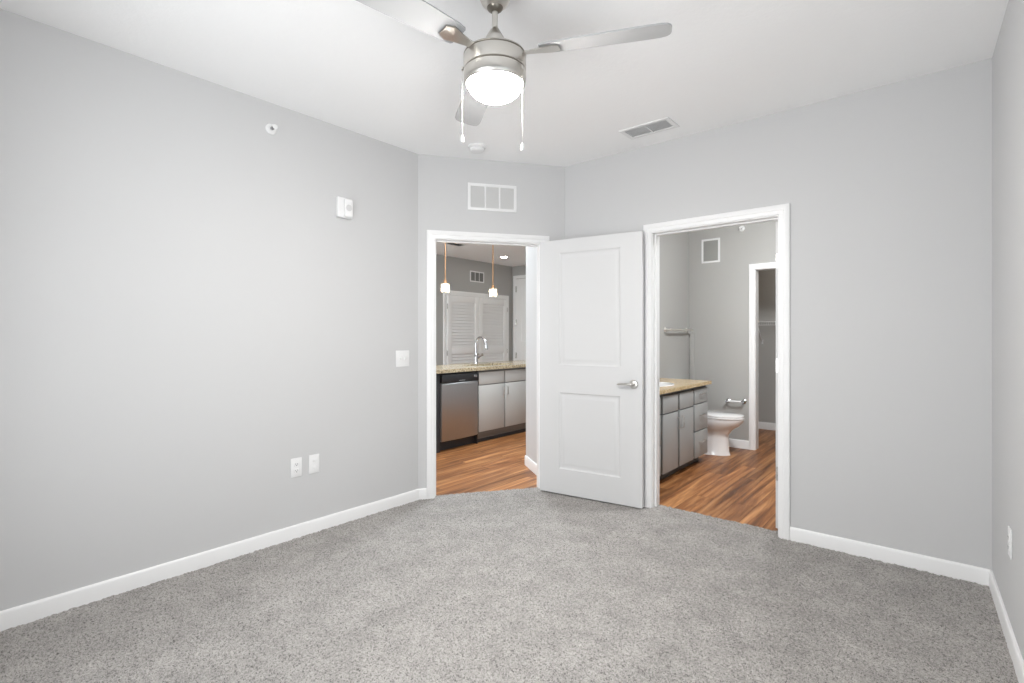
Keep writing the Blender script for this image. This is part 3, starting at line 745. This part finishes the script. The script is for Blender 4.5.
# toilet paper holder
o = thing('toilet_paper_holder', 'empty chrome toilet paper holder beside the closet doorway', 'toilet paper holder', (-1.795, BFY, 0.537), 0.0)
for x in (-0.085, 0.085):
    b = B(); b.lathe([(0.001, 0), (0.025, 0), (0.025, -0.006), (0.012, -0.014), (0.010, -0.055), (0.016, -0.062), (0.016, -0.080), (0.001, -0.083)], (x, 0, 0), 20, 'y'); b.done('post', M_CHROME, o)
b = B(); b.tube([(-0.085, -0.070, 0), (0.085, -0.070, 0)], 0.012, 14); b.done('roller', M_PLAST, o)
# closet wire shelf
o = thing('wire_shelf', 'white wire closet shelf seen through the inner doorway', 'shelf', (-2.23, 7.63, 1.475))
b = B(); L = 1.63
for y in (-0.012, -0.10, -0.20, -0.30): b.tube([(0, y, 0), (L, y, 0)], 0.0035, 6)
b.tube([(0, -0.305, -0.045), (L, -0.305, -0.045)], 0.0035, 6)
b.done('long_wires', M_PLAST, o)
b = B()
for i in range(60):
    x = 0.012+i*0.027; b.tube([(x, -0.005, 0.004), (x, -0.300, 0.004), (x, -0.306, -0.045)], 0.0016, 4)
b.done('cross_wires', M_PLAST, o)
for x in (0.35, 1.25):
    b = B(); b.tube([(x, -0.29, -0.008), (x, -0.006, -0.27)], 0.006, 8); b.box(x-0.01, x+0.01, -0.006, 0, -0.30, -0.24); b.done('support_brace', M_PLAST, o)

# ------------------------------------------------------------------ kitchen peninsula (fronts face +x)
KF = -4.215                                   # plane of the cabinet fronts
def base_cabinet(label, y0, y1, split, toe=0.095):
    c = thing('base_cabinet', label, 'cabinet', (KF-0.60, y0, 0), 0.0, 'kitchen base cabinets')
    W_ = y1-y0
    b = B()
    b.box(0, 0.58, 0, 0.018, toe, 0.873); b.box(0, 0.58, W_-0.018, W_, toe, 0.873); b.box(0, 0.018, 0.018, W_-0.018, toe, 0.873)
    b.box(0.018, 0.58, 0.018, W_-0.018, toe, toe+0.018)
    b.box(0.56, 0.58, 0.018, W_-0.018, toe+0.018, 0.15); b.box(0.56, 0.58, 0.018, W_-0.018, 0.66, 0.873)
    if split: b.box(0.56, 0.58, W_/2-0.03, W_/2+0.03, 0.15, 0.66)
    b.done('body', M_KCABG, c, smooth=False)
    b = B(); b.box(0.02, 0.535, 0.0, W_, 0, toe); b.done('toe_kick', M_KCABG, c, smooth=False)
    b = B(); b.box(0.5345, 0.540, 0.0, W_, 0, 0.04); b.done('toe_strip', M_TOE, c, smooth=False)
    ys = [(0.010, W_/2-0.012), (W_/2+0.012, W_-0.010)] if split else [(0.010, W_-0.010)]
    for k, (a, e) in enumerate(ys):
        hy = (e-0.03 if k == 0 else a+0.03)
        front('door', c, 0.60, a, e, 0.135, 0.690, M_KCAB, hy, 0.60)
        front('false_front', c, 0.60, a, e, 0.700, 0.848, M_KCAB)
    return c
base_cabinet('warm grey sink cabinet with two doors right of the dishwasher', 4.402, 5.36, True)
base_cabinet('warm grey cabinet left of the dishwasher, hidden by the door casing', 3.10, 3.742, False)
base_cabinet('warm grey cabinet at the far end of the kitchen counter', 5.362, 6.00, False)
# dishwasher
D = thing('dishwasher', 'stainless steel dishwasher with black control strip', 'dishwasher', (KF-0.60, 3.795, 0))
b = B(); b.box(0.03, 0.565, 0.004, 0.598, 0.10, 0.868); b.done('body', M_BLACK, D, smooth=False)
b = B(); b.box(0.05, 0.530, 0.004, 0.598, 0.0, 0.10); b.done('toe_kick', M_TOE, D, smooth=False)
b = B()
rows = []
for i in range(13):
    t = i/12; y = 0.010+0.582*t
    x = 0.612+0.010*math.sin(math.pi*min(1, t*1.0))-0.012*max(0, (t-0.85)/0.15)**2
    rows.append((y, x))
b.loft([[(0.566, y, 0.115), (x-0.004, y, 0.115), (x, y, 0.122), (x, y, 0.748), (x-0.006, y, 0.757), (0.566, y, 0.757)] for y, x in rows]); b.done('door_panel', M_STEEL, D)
b = B(); b.box(0.566, 0.622, 0.010, 0.592, 0.762, 0.856, 0.006)
cp = b.done('control_panel', M_BLACK, D)
b = B(); b.box(0.6215, 0.6245, 0.505, 0.555, 0.806, 0.832, 0.003); b.lathe([(0.012, 0.6215), (0.010, 0.6255)], (0, 0.545, 0.812), 16, 'x'); b.done('latch_badge', M_CHROME, cp)
b = B(); b.box(0.6215, 0.6228, 0.27, 0.36, 0.776, 0.782); b.done('button_row', M_SHADE, cp)
for ya, yb in ((-0.05, 0.004), (0.598, 0.602)):
    b = B(); b.box(0.02, 0.590, ya, yb, 0.0, 0.868); b.done('side_trim', M_TOE, D, smooth=False)
# worktop, sink, faucet
bt = top_with_hole(-4.93, -4.185, 3.10, 6.02, 0.875, 0.914, -4.49, 4.89, 0.19, 0.36, 64, 0.35)
tag(bt.done('kitchen_countertop', M_GRAN), 'speckled beige granite countertop on the kitchen peninsula', 'countertop')
b = B(); b.box(-4.93, -4.819, 3.15, 6.0, 0, 0.874)
tag(b.done('peninsula_back_panel', M_WALL, smooth=False), 'grey back panel of the kitchen peninsula facing the louvered doors', 'panel')
n = 40
def sup(rx, ry, z, q=0.35):
    return [(rx*math.copysign(abs(math.cos(2*math.pi*i/n))**q, math.cos(2*math.pi*i/n)), ry*math.copysign(abs(math.sin(2*math.pi*i/n))**q, math.sin(2*math.pi*i/n)), z) for i in range(n)]
b = B(); b.loft([sup(0.205, 0.375, 0), sup(0.192, 0.362, 0), sup(0.185, 0.352, -0.02), sup(0.180, 0.345, -0.16), sup(0.16, 0.32, -0.185), sup(0.03, 0.03, -0.19)], True, (False, True))
o = b.done('kitchen_sink', metal('sink_steel', (0.5, 0.5, 0.5), 0.3), loc=(-4.49, 4.89, 0.8745)); tag(o, 'stainless undermount sink in the kitchen counter', 'sink')
K = thing('kitchen_faucet', 'tall chrome gooseneck faucet behind the kitchen sink', 'faucet', (-4.78, 4.945, 0.914))
b = B(); b.lathe([(0.028, 0), (0.028, 0.004), (0.026, 0.010), (0.023, 0.014), (0.022, 0.12), (0.017, 0.128), (0.012, 0.13)], seg=24); b.done('base', M_CHROME, K)
pts = [(0, 0, 0.125), (0, 0, 0.255)]+[(0.088-0.088*math.cos(R(a)), 0, 0.265+0.092*math.sin(R(a))) for a in range(0, 161, 16)]
b = B(); b.tube(pts, 0.0135, 12); b.done('spout', M_CHROME, K)
ex = pts[-1]; d = Vector((0.22, 0, -1)).normalized()
b = B(); b.tube([Vector(ex)-d*0.004, Vector(ex)+d*0.03, Vector(ex)+d*0.035, Vector(ex)+d*0.10, Vector(ex)+d*0.108], [0.0145, 0.0165, 0.018, 0.0195, 0.016], 14); b.done('spray_head', M_CHROME, K)
b = B(); b.tube([(0, 0.010, 0.078), (0, 0.045, 0.078), (0.0, 0.052, 0.082)], [0.017, 0.017, 0.015], 12); b.tube([(0.0, 0.045, 0.082), (0.010, 0.085, 0.100), (0.016, 0.125, 0.112)], [0.011, 0.009, 0.007], 10); b.done('lever', M_CHROME, K)

# pendants
def pendant(loc, label):
    p = thing('pendant_light', label, 'pendant light', loc, 0.0, 'kitchen pendants')
    b = B(); b.lathe([(0.060, 0), (0.060, -0.012), (0.052, -0.022), (0.010, -0.026)], seg=30); b.done('ceiling_canopy', M_BRASS, p)
    b = B(); b.lathe([(0.0075, -0.02), (0.0075, -0.725)], seg=12); b.done('rod', M_BRASS, p)
    b = B(); b.lathe([(0.010, -0.705), (0.020, -0.715), (0.022, -0.755), (0.030, -0.760), (0.030, -0.772), (0.018, -0.776), (0.016, -0.79)], seg=24); b.done('socket', M_BRASS, p)
    b = B(); b.lathe([(0.022, -0.757), (0.050, -0.762), (0.053, -0.768), (0.053, -0.868), (0.0505, -0.868), (0.0505, -0.770), (0.049, -0.765), (0.022, -0.760)], seg=36, cap=(False, False)); b.done('glass_shade', M_GLASS, p)
    b = B(); b.lathe([(0.012, -0.786), (0.013, -0.795), (0.019, -0.815), (0.022, -0.830), (0.017, -0.845), (0.001, -0.852)], seg=24); b.done('bulb', M_BULB, p)
    return p
P1 = pendant((-4.75, 4.36, H), 'copper rod pendant with glass shade above the dishwasher')
copy_thing(P1, (-4.75, 5.25, H), 'copper rod pendant with glass shade to the right of the faucet')
# recessed downlight
o = thing('recessed_downlight', 'small lit recessed downlight in the dining room ceiling', 'downlight', (-5.98, 6.90, H))
b = B(); b.lathe([(0.062, 0), (0.090, 0), (0.090, -0.004), (0.078, -0.008), (0.062, -0.005)], seg=36, cap=(False, False)); b.done('trim_ring', M_PLAST, o)
b = B(); b.lathe([(0.070, -0.001), (0.064, -0.0045), (0.001, -0.0055)], seg=36); b.done('lens', M_DOWN, o)

# ------------------------------------------------------------------ louvered closet doors and entry door
LO = (6.155-1.4, 7.79-1.4, 0, 2.03)
t5 = thing('trim_5', 'white casing around the louvered closet doors', 'door frame', (KX, 1.4, 0), LW, kind='structure')
b = B(); casing_mesh(b, LO[0], LO[1], LO[3], 0, 1); b.done('door_casing', M_WHITE, t5)
b = B(); b.box(LO[0]-0.006, LO[1]+0.006, -0.004, 0.0, 2.018, LO[3]+0.006); b.done('head_jamb', M_WHITE, t5)
def louver_leaf(label, y0, y1, hinge_left):
    d = thing('louvered_door', label, 'door', (KX, y0, 0.012), LW, 'louvered closet doors')
    w = y1-y0; h = 2.0; sw = 0.10; T0, T1 = -0.034, -0.001
    b = B()
    b.box(0, sw, T0, T1, 0, h, 0.002); b.box(w-sw, w, T0, T1, 0, h, 0.002)
    b.box(sw, w-sw, T0, T1, 0, 0.20, 0.002); b.box(sw, w-sw, T0, T1, h-0.115, h, 0.002); b.box(sw, w-sw, T0, T1, 0.945, 1.06, 0.002)
    b.done('door_frame', M_WHITE, d)
    for za, zb in ((0.20, 0.945), (1.06, h-0.115)):
        s = B(); n = int((zb-za)/0.054)
        for i in range(n):
            z = za+(i+.5)*(zb-za)/n
            s.loft([[(x, -0.028, z-0.022), (x, -0.024, z-0.026), (x, -0.008, z+0.020), (x, -0.012, z+0.024)] for x in (sw, w-sw)])
        s.box(sw, w-sw, -0.003, -0.001, za, zb)
        s.done('louver_panel', M_WHITE, d, smooth=False)
    for z in (0.25, 0.97, 1.80):
        x = 0.0 if hinge_left else w
        q = B(); q.tube([(x, T0-0.004, z-0.045), (x, T0-0.004, z+0.045)], 0.007, 8); q.box(x-0.012, x+0.012, T0-0.002, T0, z-0.045, z+0.045); q.done('hinge', M_SATIN, d)
    x = w-0.05 if hinge_left else 0.05
    q = B(); q.lathe([(0.010, T0), (0.010, T0-0.018), (0.018, T0-0.024), (0.018, T0-0.034), (0.001, T0-0.038)], (x, 0, 0.93), 18, 'y'); q.done('knob', M_SATIN, d)
louver_leaf('white louvered closet door, left leaf of the pair', 6.160, 6.970, True)
louver_leaf('white louvered closet door, right leaf behind the faucet', 6.975, 7.785, False)
EO = (0.105, 1.02, 0, 2.44)
t6 = thing('trim_6', 'white casing around the tall entry door', 'door frame', (KX, KY, 0), 0.0, kind='structure')
b = B(); casing_mesh(b, EO[0], EO[1], EO[3], 0, 1); b.done('door_casing', M_WHITE, t6)
d3 = thing('door_3', 'tall white entry door with hinges at the far kitchen corner', 'door', (KX+EO[0], KY-0.001, 0.01), 0.0, kind='structure')
b = B(); panel_door(b, 0.91, 2.425, 0.012, 0.14, 0.77, [(0.22, 0.98), (1.16, 2.28)]); b.done('door_panel', M_WHITE, d3)
for z in (0.21, 0.88, 1.55, 2.22):
    q = B(); q.tube([(0.004, -0.018, z-0.06), (0.004, -0.018, z+0.06)], 0.010, 8); q.box(-0.01, 0.03, -0.015, -0.012, z-0.06, z+0.06); q.done('hinge', M_SATIN, d3)
q = B(); q.lathe([(0.030, -0.012), (0.030, -0.02), (0.012, -0.022), (0.012, -0.05)], (0.85, 0, 0.95), 20, 'y'); q.tube([(0.85, -0.05, 0.95), (0.80, -0.055, 0.95), (0.74, -0.052, 0.95)], 0.009, 10); q.done('door_handle', M_SATIN, d3)
